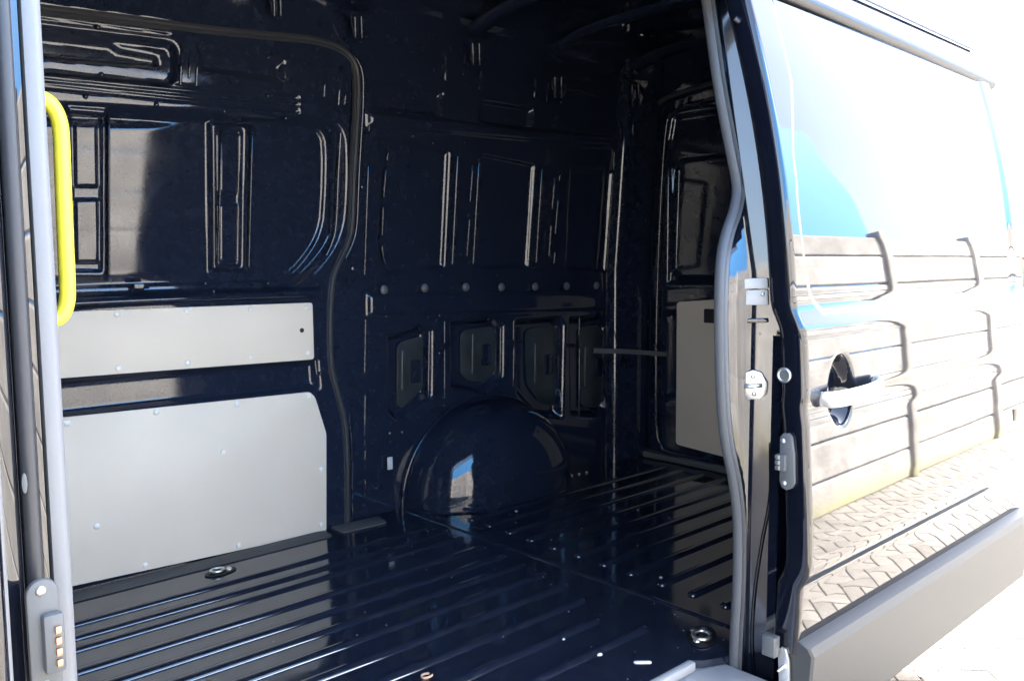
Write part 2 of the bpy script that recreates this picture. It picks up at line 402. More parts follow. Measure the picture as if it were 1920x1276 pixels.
ws.stamp(poly((690, 235), (1180, 280), (1180, 262), (690, 212)), -.02, .03)
ws.stamp(poly((700, 150), (830, 175), (825, 215), (700, 200)), .025, .02)
ws.stamp(poly((905, 190), (1000, 205), (995, 240), (900, 228)), .025, .02)
P = np.stack([ws.A, FAR-lean(ws.Z)+ws.h, ws.Z], -1)
wall = grid('side_wall', P, 'paint_inner', van)
wall['label'] = 'ribbed black steel side wall behind the wheel arch'
def wr(x0, y0, x1, y1, wpx, h=.008, off=0.0):
    a, b = far(x0, y0, off), far(x1, y1, off); dpt = np.dot(a-EYE, fw)
    return bead(a, b, wpx*dpt/FPX, h, (0, -1, .06), wall)
for r_ in [(692, 232, 691, 245, 5), (690, 312, 683, 514, 6), (685, 600, 683, 698, 6), (684, 742, 683, 834, 6), (684, 845, 683, 880, 5), (684, 900, 683, 930, 5),
           (728, 280, 725, 300, 5), (723, 318, 719, 368, 5), (718, 390, 716, 440, 5), (716, 462, 718, 482, 5), (719, 486, 727, 505, 5),
           (859, 294, 849, 494, 9), (886, 310, 881, 378, 5), (880, 412, 875, 479, 5), (898, 300, 887, 494, 6),
           (1017, 318, 1006, 491, 8), (1040, 334, 1035, 391, 5), (1033, 424, 1029, 480, 5), (1050, 322, 1048, 338, 4), (1046, 376, 1041, 437, 5), (1040, 474, 1038, 492, 4),
           (1152, 320, 1146, 500, 6), (1163, 322, 1152, 505, 6),
           (833, 602, 833, 642, 5), (833, 656, 833, 748, 5), (963, 600, 962, 636, 5), (963, 652, 962, 724, 5), (1086, 596, 1085, 628, 4), (1086, 655, 1085, 785, 4), (1156, 622, 1155, 788, 5),
           (805, 622, 803, 742, 7), (939, 615, 938, 700, 7),
           (872, 104, 868, 140, 6), (837, 110, 836, 148, 10), (903, 135, 899, 165, 7), (1005, 150, 1003, 180, 9), (1029, 158, 1025, 188, 6), (1053, 178, 1051, 192, 5),
           (1179, 196, 1175, 245, 5)]: wr(*r_)
bm_ = cyl_raw('bolt', .017, .010, 'paint_inner', 14, dome=1); RF = (rad(90), 0, 0)
pm_ = cyl_raw('plug_or_glint', .019, .011, 'grey_plastic', 16, dome=1)
for x, y in [(720, 543), (796, 540), (873, 538), (940, 538), (1003, 537), (1062, 536), (1118, 535)]: inst('plug_or_glint', pm_, far(x, y, .016), wall, RF)
for x, y, s in [(663, 503, 1), (680, 350, .7), (725, 593, .5), (825, 591, .5), (825, 662, .6), (833, 760, .5), (775, 255, .5), (813, 268, .5), (916, 598, .5), (732, 812, .7), (755, 810, .7), (700, 832, .4), (590, 40, .8), (635, 60, .8), (512, 33, .8), (687, 68, .5)]:
    inst('bolt', bm_, far(x, y, .004), wall, RF, (s, s, s))
for x0, y0, n, c_ in ((1063, 345, 4, 2), (1057, 444, 4, 2)):
    for k in range(n):
        for c in range(c_): inst('punched_dimple', bm_, far(x0+c*7-k*.7, y0+k*9, .002), wall, RF, (.22, .32, .4))
# inner skin in the bottom of the pockets, reflected light mixed into its grey
mat('pocket_sheen', (.040, .050, .058), .33, noise=.5, nscale=11)
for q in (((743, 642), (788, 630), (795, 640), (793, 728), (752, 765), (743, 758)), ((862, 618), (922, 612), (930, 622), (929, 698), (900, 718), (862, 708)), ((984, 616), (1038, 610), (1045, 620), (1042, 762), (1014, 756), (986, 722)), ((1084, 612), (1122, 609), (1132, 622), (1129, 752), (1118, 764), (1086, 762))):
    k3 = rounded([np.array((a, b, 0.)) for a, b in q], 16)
    plate('inner_skin', [far(p[0], p[1], -.043) for p in k3], (0, -1, 0), .006, 'pocket_sheen', wall, .003)
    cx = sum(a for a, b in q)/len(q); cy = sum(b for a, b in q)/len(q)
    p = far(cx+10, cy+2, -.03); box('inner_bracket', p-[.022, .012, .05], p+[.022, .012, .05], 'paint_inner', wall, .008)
    bead(far(cx-14, cy-34, -.037), far(cx-15, cy+34, -.037), .016, .007, (0, -1, .05), wall, 'inner_rib', 'pocket_sheen')
bar = sweep('door_check_strap', [onY(1114, 657, 2.62), onY(1135, 658, 2.62), onY(1160, 658, 2.62), onY(1200, 660, 2.63), onY(1250, 664, 2.66)], [(-.011, -.002), (.011, -.002), (.011, .002), (-.011, .002)], 'grey_plastic', wall)
tag_ = far(731, 868, .02); box('label_tag', tag_-[.012, .004, .026], tag_+[.012, .004, .026], 'pale_plastic', wall, .002)

# ---- wheel arch
vs = []; nt_, ns_ = 40, 16
AX, AA, AB, AD = 2.53, .455, .425, .34
for j in range(ns_+1):
    ph = math.pi/2*j/ns_; r_ = max(math.cos(ph), 0)**.72; g = max(math.sin(ph), 1e-9)**.85
    for i in range(nt_+1):
        th = math.pi*i/nt_; vs.append((AX+AA*r_*math.copysign(abs(math.cos(th))**.9, math.cos(th)), 2.96-AD*g, -.01+AB*r_*math.sin(th)**.9))
fs = [(j*(nt_+1)+i, j*(nt_+1)+i+1, (j+1)*(nt_+1)+i+1, (j+1)*(nt_+1)+i) for j in range(ns_) for i in range(nt_)]
arch = mesh('wheel_arch', vs, fs, 'paint_inner', van)
sweep('arch_flange', [(AX+(AA+.012)*math.cos(t), FAR-.012, (AB+.010)*math.sin(t)) for t in np.linspace(0, math.pi, 40)], circ(.007, 8, 1, .8), 'paint_inner', arch)
sweep('arch_foot', [(AX+(AA+.004)*math.cos(t), 2.95-(AD+.004)*math.sin(t)**.8, .002) for t in np.linspace(.02, math.pi-.02, 40)], circ(.010, 8, 1, .6), 'paint_inner', arch, nrm=(0, 0, 1))

# ---- far sliding door, closed, seen from inside
ds = Sheet(.40, 1.80, .0, 2.02, .0055)
DB = 2.905
def dxz(x, y): p = far(x, y, 0, DB); return (p[0], p[2])
def dpoly(*pp): return [dxz(*p) for p in pp]
def rpx(r_, *pp): return [(p[0], p[1]) for p in rounded([np.array((a, b, 0.)) for a, b in pp], r_, 7)]
ds.stamp(dpoly(*rpx(55, (-60, 192), (207, 202), (395, 216), (642, 226), (645, 330), (638, 448), (556, 543), (-60, 566))), .035, .035)
ds.stamp(dpoly(*rpx(45, (-60, 205), (540, 228), (616, 238), (618, 320), (612, 440), (546, 526), (-60, 545))), .012, .012)
for q in ([(128, 200), (203, 205), (204, 522), (134, 522)], [(401, 228), (475, 234), (470, 508), (404, 506)]): ds.stamp(dpoly(*q), -.022, .014)
for q in ([(135, 212), (194, 216), (193, 508), (140, 508)], [(412, 238), (460, 242), (456, 498), (412, 496)]): ds.stamp(dpoly(*q), .016, .010)
for q in ([(145, 232), (184, 234), (186, 346), (147, 346)], [(147, 376), (186, 376), (187, 489), (149, 489)], [(420, 250), (453, 252), (451, 358), (420, 357)], [(420, 384), (451, 385), (449, 489), (420, 488)]):
    ds.stamp(dpoly(*q), -.012, .010, .004)
ds.stamp(dpoly(*rpx(22, (-60, 36), (331, 82), (331, 158), (-60, 120))), .035, .018)
ds.stamp(dpoly((-60, 48), (215, 80), (232, 92), (300, 105), (303, 120), (-60, 92)), .02, .015)
for y0 in (2, 12, 24):  ds.stamp(dpoly((-60, y0-8), (318, y0+40), (318, y0+45), (-60, y0-2)), .010, .006)
for y0 in (137, 150, 162): ds.stamp(dpoly((-60, y0-18), (560, y0+44), (560, y0+50), (-60, y0-11)), .010, .008)
ds.stamp(dpoly((380, 95), (530, 118), (530, 150), (380, 128)), .02, .03)
ds.stamp(dpoly((-60, 566), (300, 550), (600, 540), (600, 556), (300, 566), (-60, 584)), -.022, .02)
ds.stamp(dpoly((-60, 735), (300, 702), (592, 678), (596, 726), (300, 758), (-60, 800)), .03, .035)
ds.h += -.040*.5*(np.sqrt((1.2-ds.A)**2+.0016)+(1.2-ds.A))*sstep(sdf(dpoly(*rpx(45, (-60, 215), (600, 240), (606, 430), (540, 515), (-60, 535))), ds.A, ds.Z), .05)
P = np.stack([ds.A, DB-lean(ds.Z)+ds.h, ds.Z], -1)
fdoor = grid('sliding_door', P, 'paint_inner', van); fdoor['label'] = 'closed far sliding door with two pale grey lower trim panels'
def fb(x0, y0, x1, y1, wpx, h=.007, off=0.0):
    a, b = far(x0, y0, off, DB), far(x1, y1, off, DB); dpt = np.dot(a-EYE, fw); return bead(a, b, wpx*dpt/FPX, h, (0, -1, .06), fdoor)
for r_ in [(341, 84, 338, 158, 7), (357, 98, 354, 145, 6), (371, 84, 368, 160, 7), (650, 150, 646, 195, 6), (610, 132, 608, 180, 7), (640, 125, 635, 196, 8)]: fb(*r_)
for r_ in [(415, 246, 408, 496, 4), (473, 240, 466, 500, 5), (204, 212, 204, 515, 5)]: fb(*r_, off=-.025)
for x, y in [(183, 52), (190, 140), (503, 108), (502, 180), (420, 209), (535, 222), (160, 181), (293, 196), (384, 531), (502, 531), (400, 546), (600, 700)]: inst('clip', bm_, far(x, y, .0, DB), fdoor, RF, (.5, .5, .9))
hook = box_raw('clip_bracket', .05, .016, .02, 'paint_inner', .004)
for x, y in ((157, 184), (296, 196), (265, 536)): inst('clip_bracket', hook, far(x, y, -.01, DB), fdoor)
TN = np.array((0, -1, 0))
up_ = plate('trim_panel', rounded([far(a, b, .006, DB) for a, b in ((-40, 590), (585, 567), (588, 673), (-40, 720))], .012), TN, .005, 'greige', fdoor)
lo_ = plate('trim_panel', rounded([far(a, b, .006, DB) for a, b in ((-40, 798), (580, 734), (590, 744), (611, 812), (611, 993), (603, 997), (-40, 1135))], .012), TN, .005, 'greige', fdoor)
mat('rivet_cap', (.80, .78, .73), .35)
rv = cyl_raw('rivet', .0105, .006, 'rivet_cap', 16, dome=1)
for x, y in [(220, 589), (350, 583), (470, 579), (577, 576), (222, 690), (352, 679), (470, 669), (577, 661), (126, 793), (293, 772), (444, 757), (578, 742), (418, 847), (602, 880), (181, 986), (272, 1059), (448, 1022), (601, 983)]:
    inst('rivet', rv, far(x, y, .011, DB), fdoor, RF)
inst('lock_hole', cyl_raw('lock_hole', .009, .0012, 'dark_hole', 16), far(566, 619, .0112, DB), fdoor, RF)

# rubber seal of the far door opening, and the pressed flanges beside it
SP = [(-40, 6), (200, 33), (380, 56), (520, 70), (590, 78), (640, 96), (664, 128), (668, 180), (664, 260), (660, 330), (656, 420), (648, 456), (628, 500), (618, 540), (615, 620), (618, 690), (629, 735), (642, 790), (647, 860), (648, 985)]
path = catmull([far(x, y, .012) for x, y in SP], 8)
seal_f = sweep('door_seal', path, [(-.016, 0), (-.014, .014), (-.004, .018), (.002, .013), (.010, .017), (.017, .010), (.018, 0)], 'rubber', van)
def off_path(dx, y0=0, off=.01): return catmull([far(x+dx*(1 if y > 90 else .35), y+(0 if y > 90 else -dx*.6), off) for x, y in SP], 8)
sweep('flange', off_path(13), circ(.007, 8), 'paint_inner', seal_f)
sweep('flange', off_path(-14), circ(.008, 8), 'paint_inner', seal_f)
sweep('flange', [p for p in off_path(-26) if p[2] < 1.75], circ(.008, 8), 'paint_inner', seal_f)
foot = plate('threshold_block', rounded([(1.70, 2.80, .001), (1.90, 2.79, .001), (1.92, 2.89, .001), (1.70, 2.90, .001)][::-1], .02), (0, 0, 1), .006, 'pad', floor, .002)

# ---- rear doors and rear pillar
NEARP = [(-.28, 1.14), (-.05, 1.115), (.3, 1.11), (.8, 1.115), (.95, 1.13), (1.3, 1.17), (1.6, 1.215), (1.76, 1.25), (1.95, 1.30), (2.07, 1.38), (2.125, 1.5)]
RX = 3.60
def rp(x, y, off=0): return onX(x, y, RX-off)
def rxz(x, y): p = rp(x, y); return (p[1], p[2])
rs = Sheet(1.12, 2.86, .0, 2.07, .0075)
rs.stamp([rxz(*q) for q in ((1262, 318), (1275, 300), (1420, 285), (1420, 520), (1268, 520), (1256, 505))], .025, .02)
rs.stamp([rxz(*q) for q in ((1255, 262), (1262, 220), (1420, 195), (1420, 530), (1252, 530))], .02, .025)
P = np.stack([RX+rs.h, np.maximum(rs.A, np.interp(rs.Z, [a for a, b in NEARP], [b for a, b in NEARP])+.02), rs.Z], -1)
rear = grid('rear_door', P, 'paint_inner', van, flip=True); rear['label'] = 'closed rear door with pale grey trim panel and pressed window blank'
plate('trim_panel', rounded([rp(x, y, .006) for x, y in ((1270, 566), (1420, 556), (1420, 872), (1268, 832))], .02), (-1, 0, 0), .005, 'greige', rear)
p = rp(1331, 592, .02); box('pull_latch', p-[.012, .03, .035], p+[.012, .03, .035], 'black_plastic', rear, .006)
rs_path = catmull([rp(x, y, .03) for x, y in ((1420, 128), (1300, 166), (1240, 190), (1222, 230), (1212, 330), (1206, 520), (1204, 700), (1204, 815), (1212, 848), (1240, 862), (1420, 900))], 8)
sweep('door_seal', rs_path, circ(.013, 10), 'rubber', rear, nrm=(-1, 0, 0))
rs2 = catmull([rp(x, y, .015) for x, y in ((1420, 160), (1320, 190), (1262, 212), (1248, 250), (1238, 400), (1232, 560), (1230, 700), (1231, 800), (1240, 836), (1262, 848), (1420, 884))], 8)
sweep('pressed_frame', rs2, circ(.012, 10), 'paint_inner', rear, nrm=(-1, 0, 0))
pillar_r = sweep('rear_pillar', [(3.47, 2.90, -.01), (3.47, 2.90, .5), (3.47, 2.90, 1.0), (3.47, 2.86, 1.5), (3.47, 2.82, 2.05)], [(-.10, -.02), (-.10, .03), (-.07, .05), (-.02, .055), (.02, .09), (.10, .095), (.12, -.02)], 'paint_inner', van)
for a in ((1190, 175, 1182, 330), (1180, 350, 1176, 520), (1175, 545, 1172, 700), (1173, 715, 1172, 830)):
    q0, q1 = far(a[0], a[1], .07), far(a[2], a[3], .07); bead(q0, q1, .014, .008, (-.5, -1, 0), pillar_r)
for y in (250, 400, 440, 545, 585, 640, 735): inst('bolt', bm_, far(1186-(y-250)*.02, y, .075), pillar_r, RF, (.4, .4, .6))
box('rear_sill', (3.545, 1.2, .001), (3.64, 2.86, .035), 'grey_plastic', van, .01)

# ---- roof, bows and gussets
rz = 2.085
roof = plate('roof', [(-.6, 1.44, rz), (3.66, 1.44, rz), (3.66, 3.02, rz), (-.6, 3.02, rz)], (0, 0, 1), .03, 'paint_inner', van, 0)
roofside = [(2.845, 1.90), (2.835, 1.97), (2.80, 2.03), (2.72, 2.07), (2.58, 2.084)]
cv = mesh('roof_cove', [(x, y, z) for x in (-.6, 3.64) for y, z in roofside], [(i, i+1, 5+i+1, 5+i) for i in range(4)], 'paint_inner', roof)
for x, y in ((520, 0), (672, 40), (893, 90), (1047, 152), (1192, 168)):
    p = onY(x, y, 2.74); X = p[0]
    bow = sweep('roof_bow', catmull([(X, 1.40, 2.05), (X, 2.0, 2.055), (X, 2.5, 2.045), (X, 2.74, 2.0)], 5), [(-.045, .0), (-.03, -.025), (.03, -.025), (.045, 0)], 'paint_inner', roof, nrm=(0, 0, 1))
    pp_ = [(x-38, y-22), (x+40, y-14), (x+16, y+2), (x+10, y+30), (x-9, y+30), (x-14, y-2)]
    plate('gusset', [onY(a, b, 2.76+.0006*(b-y)) for a, b in pp_], (0, -.9, -.2), .006, 'paint_inner', roof, 0)
    for d in (-7, 5): bead(onY(x+d, y-8, 2.745), onY(x+d+1, y+30, 2.765), .013, .008, (0, -1, .1), roof, 'gusset_rib')

# ---- shell that closes the loading bay (bulkhead, far skin, near rear quarter, roof skin)
shell = mesh('body_shell', [(-.6, 1.02, -.3), (-.6, 3.08, -.3), (-.6, 3.08, 2.12), (-.6, 1.2, 2.12)], [(0, 1, 2, 3)], 'paint_inner', van, smooth=False)
plate('outer_panel', [(-.6, 3.04, -.28), (3.68, 3.04, -.28), (3.68, 2.98, 2.1), (-.6, 2.98, 2.1)], (0, 1, 0), .02, 'paint_outer', shell, 0)
def ext(name, prof, x0, x1, m, parent, flip=False):
    k = len(prof); vs = [(x, y, z) for x in (x0, x1) for z, y in prof]; fs = [(i, i+1, k+i+1, k+i) for i in range(k-1)]
    if flip: fs = [f[::-1] for f in fs]
    return mesh(name, vs, fs, m, parent, sharp=50)
ext('quarter_panel', NEARP, 1.965, 3.66, 'paint_outer', shell)
ext('inner_quarter', [(z, y+.06) for z, y in NEARP], 1.985, 3.66, 'paint_inner', shell, True)
plate('roof_skin', [(-1.2, 1.5, 2.125), (3.66, 1.5, 2.125), (3.66, 3.0, 2.125), (-1.2, 3.0, 2.125)], (0, 0, 1), .02, 'paint_outer', shell, 0)
plate('rear_skin', [(3.67, 1.1, -.28), (3.67, 3.04, -.28), (3.67, 2.95, 2.12), (3.67, 1.45, 2.12)], (1, 0, 0), .02, 'paint_outer', shell, 0)
ext('roof_side', [(1.735, 1.255), (1.80, 1.262), (1.95, 1.30), (2.07, 1.38), (2.125, 1.5)], -1.2, 1.97, 'paint_outer', shell)
box('underbody', (-.6, 1.2, -.30), (3.6, 2.9, -.2), 'black_plastic', shell, 0)
sill = box('sill', (1.2, 1.085, -.285), (3.60, 1.20, -.10), 'paint_outer', van, .02)

# ---- front edge of the door opening (near left of the view)
def ext_z(name, prof, z0, z1, m, parent, flip=False, n=2):
    k = len(prof); zs = np.linspace(z0, z1, n); vs = [(x, y, z) for z in zs for x, y in prof]
    fs = [(a*k+i, a*k+i+1, (a+1)*k+i+1, (a+1)*k+i) for a in range(n-1) for i in range(k-1)]
    if flip: fs = [f[::-1] for f in fs]
    return mesh(name, vs, fs, m, parent, sharp=50)
fp = [(-1.2, .985), (-.4, .99), (.10, .995), (.187, 1.0), (.196, 1.003), (.200, 1.012), (.202, 1.05), (.206, 1.068), (.216, 1.075), (.228, 1.076), (.233, 1.084), (.236, 1.11), (.250, 1.122), (.272, 1.128), (.280, 1.16), (.281, 1.30), (.1, 1.34), (-.6, 1.36)]
pil = ext_z('front_pillar', fp, -.2, 2.06, 'paint_outer', van); pil['label'] = 'front door pillar with weatherstrips coloured pale as if brightly lit'
sl1 = sweep('door_seal', [(.2855, 1.150, -.05), (.2855, 1.150, .6), (.2855, 1.150, 1.2), (.2855, 1.150, 1.95)], [(-.004, -.012), (.013, -.012), (.017, -.002), (.014, .010), (.004, .017), (-.007, .014), (-.010, 0)], 'rubber_lit', pil)
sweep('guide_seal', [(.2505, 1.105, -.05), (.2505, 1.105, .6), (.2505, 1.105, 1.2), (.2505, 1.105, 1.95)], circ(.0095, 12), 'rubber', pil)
sweep('edge_trim', [(.204, 1.045, -.05), (.204, 1.045, .6), (.204, 1.045, 1.95)], circ(.006, 10), 'rubber_lit', pil)
p = onY(45, 905, 1.072); plate('drain_plug', [p+np.array([.003*math.cos(a), 0, .012*math.sin(a)]) for a in np.linspace(0, 2*math.pi, 20, endpoint=False)], (0, -1, 0), .003, 'grey_plastic', pil, .001)
c = onY(80, 1190, 1.068)
hs = [c+np.array([.017*math.cos(a), 0, (.052 if math.sin(a) > 0 else -.052)+.017*math.sin(a)]) for a in np.linspace(0, 2*math.pi, 28, endpoint=False)]
cp = plate('contact_plate', hs, (0, -1, 0), .010, 'grey_plastic', pil, .003)
box('contact_block', c+[-.004, -.024, -.040], c+[.018, -.010, .030], 'grey_plastic', pil, .004)
for k in range(4): q = c+[.010, -.026, .012-.013*k]; box('contact', q-[.003, .003, .0045], q+[.003, .003, .0045], 'copper', pil, .001)
sm = cyl_raw('screw', .006, .004, 'zinc', 12, dome=1)
for dz in (.056, -.056): inst('screw', sm, c+[-.002, -.010, dz], pil, RF)
# yellow grab handle on the inside of the pillar
HP = [(20, 178), (60, 180), (88, 186), (106, 202), (117, 228), (121, 262), (124, 340), (128, 440), (132, 530), (131, 566), (122, 590), (104, 600), (70, 602)]
hp_ = catmull([onY(x-6, y, 1.42) for x, y in HP], 6)
gh = sweep('grab_handle', hp_, circ(.0118, 14), 'yellow', van); gh['label'] = 'bright yellow grab handle inside the opening'
for k in (0, -1): q = hp_[k]; box('handle_foot', q-[.03, .02, .025], q+[.01, .06, .025], 'grey_plastic', gh, .008)

# ---- rear edge of the door opening: seal, jamb, striker
NP = [(1312, -60), (1325, 0), (1346, 150), (1366, 260), (1382, 345), (1378, 390), (1362, 440), (1353, 490), (1350, 560), (1350, 640), (1353, 740), (1360, 820), (1376, 905), (1384, 980), (1384, 1080), (1379, 1180), (1374, 1290)]
np_ = catmull([near(x+3, y, 1.2, 2.0) for x, y in NP], 8)
zs = np.linspace(-.2, 1.85, 60); zi = np_[::-1, 2]; xi = np_[::-1, 0]; yi = np_[::-1, 1]
sx_ = np.interp(zs, zi, xi); sy_ = np.interp(zs, zi, yi)
jp = []
for z, x, y in zip(zs, sx_, sy_):
    L_ = 2*float(lean(z))
    jp.append([(x+.016, 1.222+L_), (x+.012, 1.205+L_), (x+.016, 1.19+L_), (1.957, 1.200+L_), (1.952, 1.192+L_), (1.956, 1.182+L_), (1.985, 1.128+L_), (1.990, 1.118+L_), (1.992, 1.09+L_), (2.05, 1.08+L_)])
P = np.array([[(a, b, z) for a, b in row] for row, z in zip(jp, zs)])
jamb = grid('rear_jamb', P, 'paint_jamb', van, flip=True); jamb['label'] = 'rear door jamb with zinc striker plate and rubber seal'
sweep('door_seal', np_, [(-.015, -.010), (-.017, .004), (-.010, .013), (-.003, .011), (.004, .017), (.014, .012), (.018, .0), (.014, -.012)], 'rubber_half_lit', jamb, nrm=(-.45, -.9, 0))
def jpt(x, y, off=0): # on the slanted jamb face
    n = np.array([-.88, -.47, 0]); q0 = np.array([1.970, 1.155, 0]); d = ray(x, y)
    t = ((q0-EYE)@n+off)/(d@n); return EYE+d*t
JN = np.array([-.88, -.47, 0.0]); JU = np.array([.47, -.88, 0.0])
def jrot(): return Matrix(((JU[0], 0, JN[0]), (JU[1], 0, JN[1]), (0, 1, 0))).to_euler()
oc = [(1391, 712), (1398, 698), (1412, 693), (1428, 698), (1440, 718), (1438, 738), (1424, 748), (1402, 748), (1393, 735)]
plate('striker_plate', [jpt(x, y, .004) for x, y in oc], JN, .006, 'zinc', jamb, .002)
a, b = jpt(1394, 723, .012), jpt(1428, 722, .012)
sweep('striker_bar', [a, (a+b)/2+JN*.014, b], circ(.006, 8), 'zinc', jamb, nrm=(0, 0, 1))
for x, y in ((1412, 706), (1414, 738)): inst('screw', sm, jpt(x, y, .010), jamb, jrot())
q = [jpt(x, y, .003) for x, y in ((1396, 522), (1440, 520), (1441, 540), (1396, 541))]; plate('guide_cap', q, JN, .022, 'pale_plastic', jamb, .003)
q = [jpt(x, y, .003) for x, y in ((1400, 543), (1440, 542), (1441, 572), (1398, 571))]; gb = plate('guide_block', q, JN, .014, 'pale_plastic', jamb, .003)
inst('screw', sm, jpt(1430, 551, .017), jamb, jrot())
q = [jpt(x, y, .003) for x, y in ((1362, 528), (1385, 528), (1385, 566), (1364, 566))]; plate('latch_cover', q, JN, .012, 'grey_plastic', jamb, .003)
q = [jpt(x, y, .003) for x, y in ((1381, 598), (1440, 596), (1441, 604), (1382, 606))]; plate('jamb_step', q, JN, .006, 'paint_outer', jamb, .002)
for x, y in ((1396, 628), (1425, 626), (1392, 690)): inst('screw', sm, jpt(x, y, .001), jamb, jrot(), (.5, .5, .6))
a, b = jpt(1434, 870, .002), jpt(1408, 1130, .002); sweep('jamb_fold', catmull([jpt(x, y, .002) for x, y in ((1445, 830), (1444, 930), (1428, 1020), (1415, 1110), (1410, 1200), (1416, 1290))], 6), circ(.005, 8), 'paint_outer', jamb, nrm=tuple(JN))

# ---- the open sliding door, parked along the outside
DPZ = np.array([(.075, 1.006), (.12, 1.003), (.20, .9985), (.255, .9965), (.27, .988), (.285, .981), (.31, .976), (.36, .9765), (.45, .981), (.55, .987), (.65, .9935), (.668, .9965), (.684, .9995), (.705, 1.0005), (.715, .9965), (.735, .9972), (.80, 1.001), (.86, 1.005), (.885, 1.010), (.925, 1.030), (.95, 1.036), (1.0, 1.040), (1.1, 1.049), (1.25, 1.070), (1.4, 1.100), (1.55, 1.138), (1.70, 1.182), (1.76, 1.202)])
zz = np.arange(.08, 1.712, .006)
yy = np.interp(np.arange(.0, 1.9, .001), DPZ[:, 0], DPZ[:, 1])
ker = np.exp(-.5*(np.arange(-30, 31)/6.0)**2); ker /= ker.sum(); yp = np.pad(yy, 30, mode='edge'); yy = np.convolve(yp, ker, 'valid')
ker = np.exp(-.5*(np.arange(-120, 121)/40.0)**2); ker /= ker.sum(); yl = np.convolve(np.pad(yy, 120, mode='edge'), ker, 'valid')
zb = np.arange(.0, 1.9, .001); bl = np.clip((zb-1.0)/.12, 0, 1); yy = yy*(1-bl)+yl*bl
def skin(z): return np.interp(z, zb, yy)
X0d, X1d = 1.874, 3.53
xs = np.concatenate([np.arange(X0d+.012, 2.26, .006), np.arange(2.26, X1d, .02), [X1d]])
A, Z = np.meshgrid(xs, zz); Yk = skin(Z)
def dpx(x, y):
    Y = 1.0
    for _ in range(8):
        p = onY(x, y, Y); Y = float(skin(p[2]))
    return p
wp = [dpx(x, y) for x, y in ((1486, 150), (1489, 280), (1500, 400), (1512, 510), (1524, 560), (1545, 584))]
wpoly = [(p[0], p[2]) for p in wp]; zb_ = wpoly[-1][1]
wpoly = wpoly+[(3.40, zb_-.0), (3.44, zb_+.03), (3.44, 1.95), (wpoly[0][0], 1.95)]
Yk = Yk+.0065*sstep(sdf(wpoly, A, Z), .010)
hc = dpx(1578, 731); el = np.sqrt(((A-hc[0])/.068)**2+((Z-hc[2])/.092)**2)
Yk = Yk+.040*sstep((el-.86)*.08, .028)
front = [(.055, .065), (.02, .066), (.004, .064), (0, .056), (.000, .020), (.0015, .010), (.005, .003), (.009, .0005)]
FR = np.stack([np.stack([np.full(len(zz), X0d+dx), skin(zz)+dy, zz], -1) for dx, dy in front], 1)
SK = np.stack([A, Yk, Z], -1)
P = np.concatenate([FR, SK, np.stack([np.full(len(zz), X1d+.006), skin(zz)+.004, zz], -1)[:, None], np.stack([np.full(len(zz), X1d+.008), skin(zz)+.07, zz], -1)[:, None]], 1)
odoor = grid('sliding_door', P, 'paint_outer', van, flip=False); odoor['label'] = 'open black sliding door parked along the side, mirroring the fence'
box('inner_panel', (X0d+.03, 1.08, .09), (X1d, 1.105, .86), 'paint_outer', odoor, 0)
# cladding with a chamfered top edge
cl = [(-.150, 1.03), (-.150, .995), (-.140, .978), (.086, .962), (.104, .974), (.116, 1.0), (.118, 1.03)]
vs = [(x, y, z) for x in (1.880, 1.886, X1d-.01, X1d) for z, y in cl]
vs = [(x, y+(.006 if x in (1.880, X1d) else 0), z) for x, y, z in vs]; k = len(cl)
fs = [(a*k+i, a*k+i+1, (a+1)*k+i+1, (a+1)*k+i) for a in range(3) for i in range(k-1)]+[tuple(range(k))[::-1], tuple(3*k+i for i in range(k))]
fs = [f[::-1] for f in fs]
mesh('cladding', vs, fs, 'cladding', odoor, sharp=30)
# handle across its dish
h = [dpx(1541, 748)+[0, .004, 0], dpx(1543, 747)+[.0, -.024, 0], dpx(1556, 742)+[0, -.040, 0], dpx(1580, 735)+[0, -.046, 0], dpx(1606, 727)+[0, -.044, 0], dpx(1626, 720)+[0, -.034, 0], dpx(1636, 716)+[0, -.012, 0], dpx(1637, 715)+[0, .006, 0]]
sweep('handle', catmull(h, 6), circ(1, 16, .021, .011), 'silver', odoor, nrm=(0, -1, 0))
# door front edge hardware (faces forward, -X)
def ep(x, y, off=0): return onX(x, y, X0d-off)
def eplate(name, pts, th, m): return plate(name, [ep(x, y, .0005) for x, y in pts], (-1, 0, 0), th, m, odoor, .002)
RXm = (0, rad(-90), 0)
ring = [ep(1470, 703, .001)+np.array([0, .0155*math.cos(a), .0155*math.sin(a)]) for a in np.linspace(0, 2*math.pi, 25)]
sweep('lock_ring', ring, circ(.0035, 8), 'zinc', odoor, nrm=(-1, 0, 0), caps=False)
inst('lock_hole', cyl_raw('lock_hole', .015, .001, 'grey_plastic', 20), ep(1470, 703, .0005), odoor, RXm)
eplate('buffer_plate', rounded([np.array(q, float) for q in ((1464, 812, 0), (1488, 810, 0), (1492, 914, 0), (1468, 918, 0))], 9)[0:0] or [(1466, 818), (1472, 811), (1482, 811), (1488, 818), (1492, 850), (1493, 905), (1488, 914), (1478, 917), (1469, 912), (1465, 900)], .010, 'grey_plastic')
for x, y in ((1468, 826), (1470, 905)): inst('screw', sm, ep(x, y, .010), odoor, RXm, (1.1, 1.1, 1.1))
for k in range(3): q = ep(1459, 856+10*k, .016); box('contact', q-[.006, .006, .005], q+[.004, .006, .005], 'zinc', odoor, .001)
q = ep(1466, 866, .012); box('contact_block', q-[.008, .012, .020], q+[.004, .012, .020], 'grey_plastic', odoor, .002)
q = ep(1446, 1208, .02); box('rubber_stop', q-[.016, .018, .026], q+[.012, .018, .026], 'grey_plastic', odoor, .004)
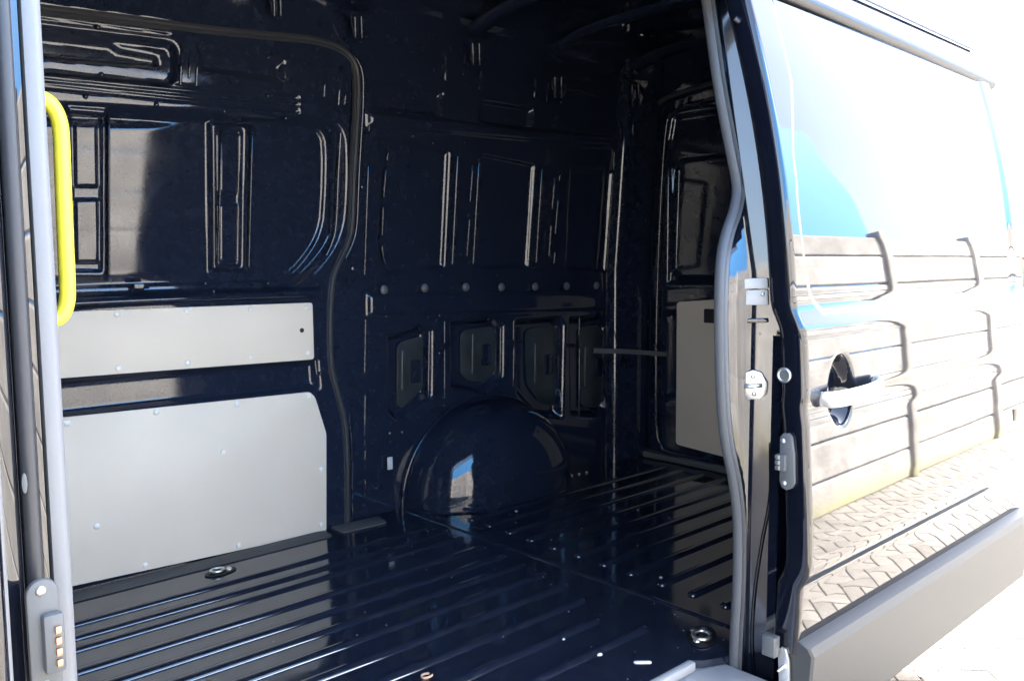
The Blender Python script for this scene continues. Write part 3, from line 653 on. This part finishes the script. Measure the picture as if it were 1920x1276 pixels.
eplate('pin_plate', [(1461, 1216), (1468, 1210), (1476, 1214), (1482, 1235), (1483, 1276), (1480, 1300), (1464, 1300), (1462, 1250)], .008, 'zinc')
a = ep(1470, 1249, .008); sweep('guide_pin', [a, a+[-.016, 0, 0], a+[-.03, 0, -.001]], circ(.007, 10), 'zinc', odoor, nrm=(0, 0, 1), taper=[1, .7, .25])
q = onX(1388+5, 22, 1.90); box('hinge_block', q-[.014, .02, .05], q+[.014, .02, .03], 'black_plastic', jamb, .006)
q = onX(1392, 45, 1.885); sweep('guide_pin', [q+[0, .02, 0], q, q+[-.02, .01, .012]], circ(.007, 8), 'black_plastic', jamb, nrm=(0, 0, 1))
q = onY(1896, 775, 1.0); box('end_box', q-[.035, .02, .024], q+[.02, .03, .024], 'black_plastic', odoor, .006)  # small black box at the door's rear edge
# roof rail trim over the parked door and the drip moulding above it
def railpts(y0, y1, Y0): return [onY(*y0, Y0), onY(*y1, Y0)]
sweep('roof_rail', [(1.2, 1.20, 1.735), (2.14, 1.20, 1.732), (2.9, 1.20, 1.718), (3.60, 1.20, 1.70)], [(-.020, -.03), (-.020, .012), (-.008, .024), (.008, .020), (.018, .008), (.018, -.03)], 'black_plastic', shell)
sweep('drip_moulding', [(1.0, 1.265, 1.86), (2.4, 1.265, 1.855), (3.60, 1.265, 1.845)], circ(.004, 8), 'grey_plastic', shell)

# ================================================================== small things
# curled shaving lying on the floor
p = onZ(800, 1268, .004)
cu = sweep('shaving', [p+np.array([.013*math.cos(a)*(1+.06*a), .010*math.sin(a)*(1+.06*a), .002+.0006*a]) for a in np.linspace(.5, 5.4, 24)], [(-.0012, -.002), (.0012, -.002), (.0012, .003), (-.0012, .003)], 'shaving', None, nrm=(0, 0, 1))
cu['label'] = 'tiny pale curled shaving lying on the black cargo floor'; cu['category'] = 'shaving'
# far-off trailer at the edge of the view
tp = onY(1930, 520, 3.6); t = max(tp[0], 8)
tr = bpy.data.objects.new('trailer', None); q = EYE+ray(1935, 560)*14.0; tr.location = (q[0], q[1], GZ); COL.objects.link(tr)
tr['label'] = 'teal sided trailer with a red top rail standing far behind the van'; tr['category'] = 'trailer'
d = ray(1935, 520)*13.5
bx = np.array([q[0], q[1], 0])
box('side_panel', bx+[-.12, -1.4, .55], bx+[2.2, .12, 1.0], 'teal', tr, .01)
box('top_rail', bx+[-.14, -1.42, 1.003], bx+[2.22, .14, 1.06], 'red', tr, .01)
box('chassis', bx+[-.05, -1.3, .35], bx+[2.1, .05, .546], 'pale_sheet', tr, .01)
wm = cyl_raw('wheel', .33, .2, 'black_plastic', 24)
for dx in (.5, 1.5): inst('wheel', wm, bx+[dx, .10, GZ+.33], tr, RF)
box('drop_plate', bx+[.3, -1.2, GZ+.33], bx+[1.7, -.1, .345], 'pale_sheet', tr, .01)
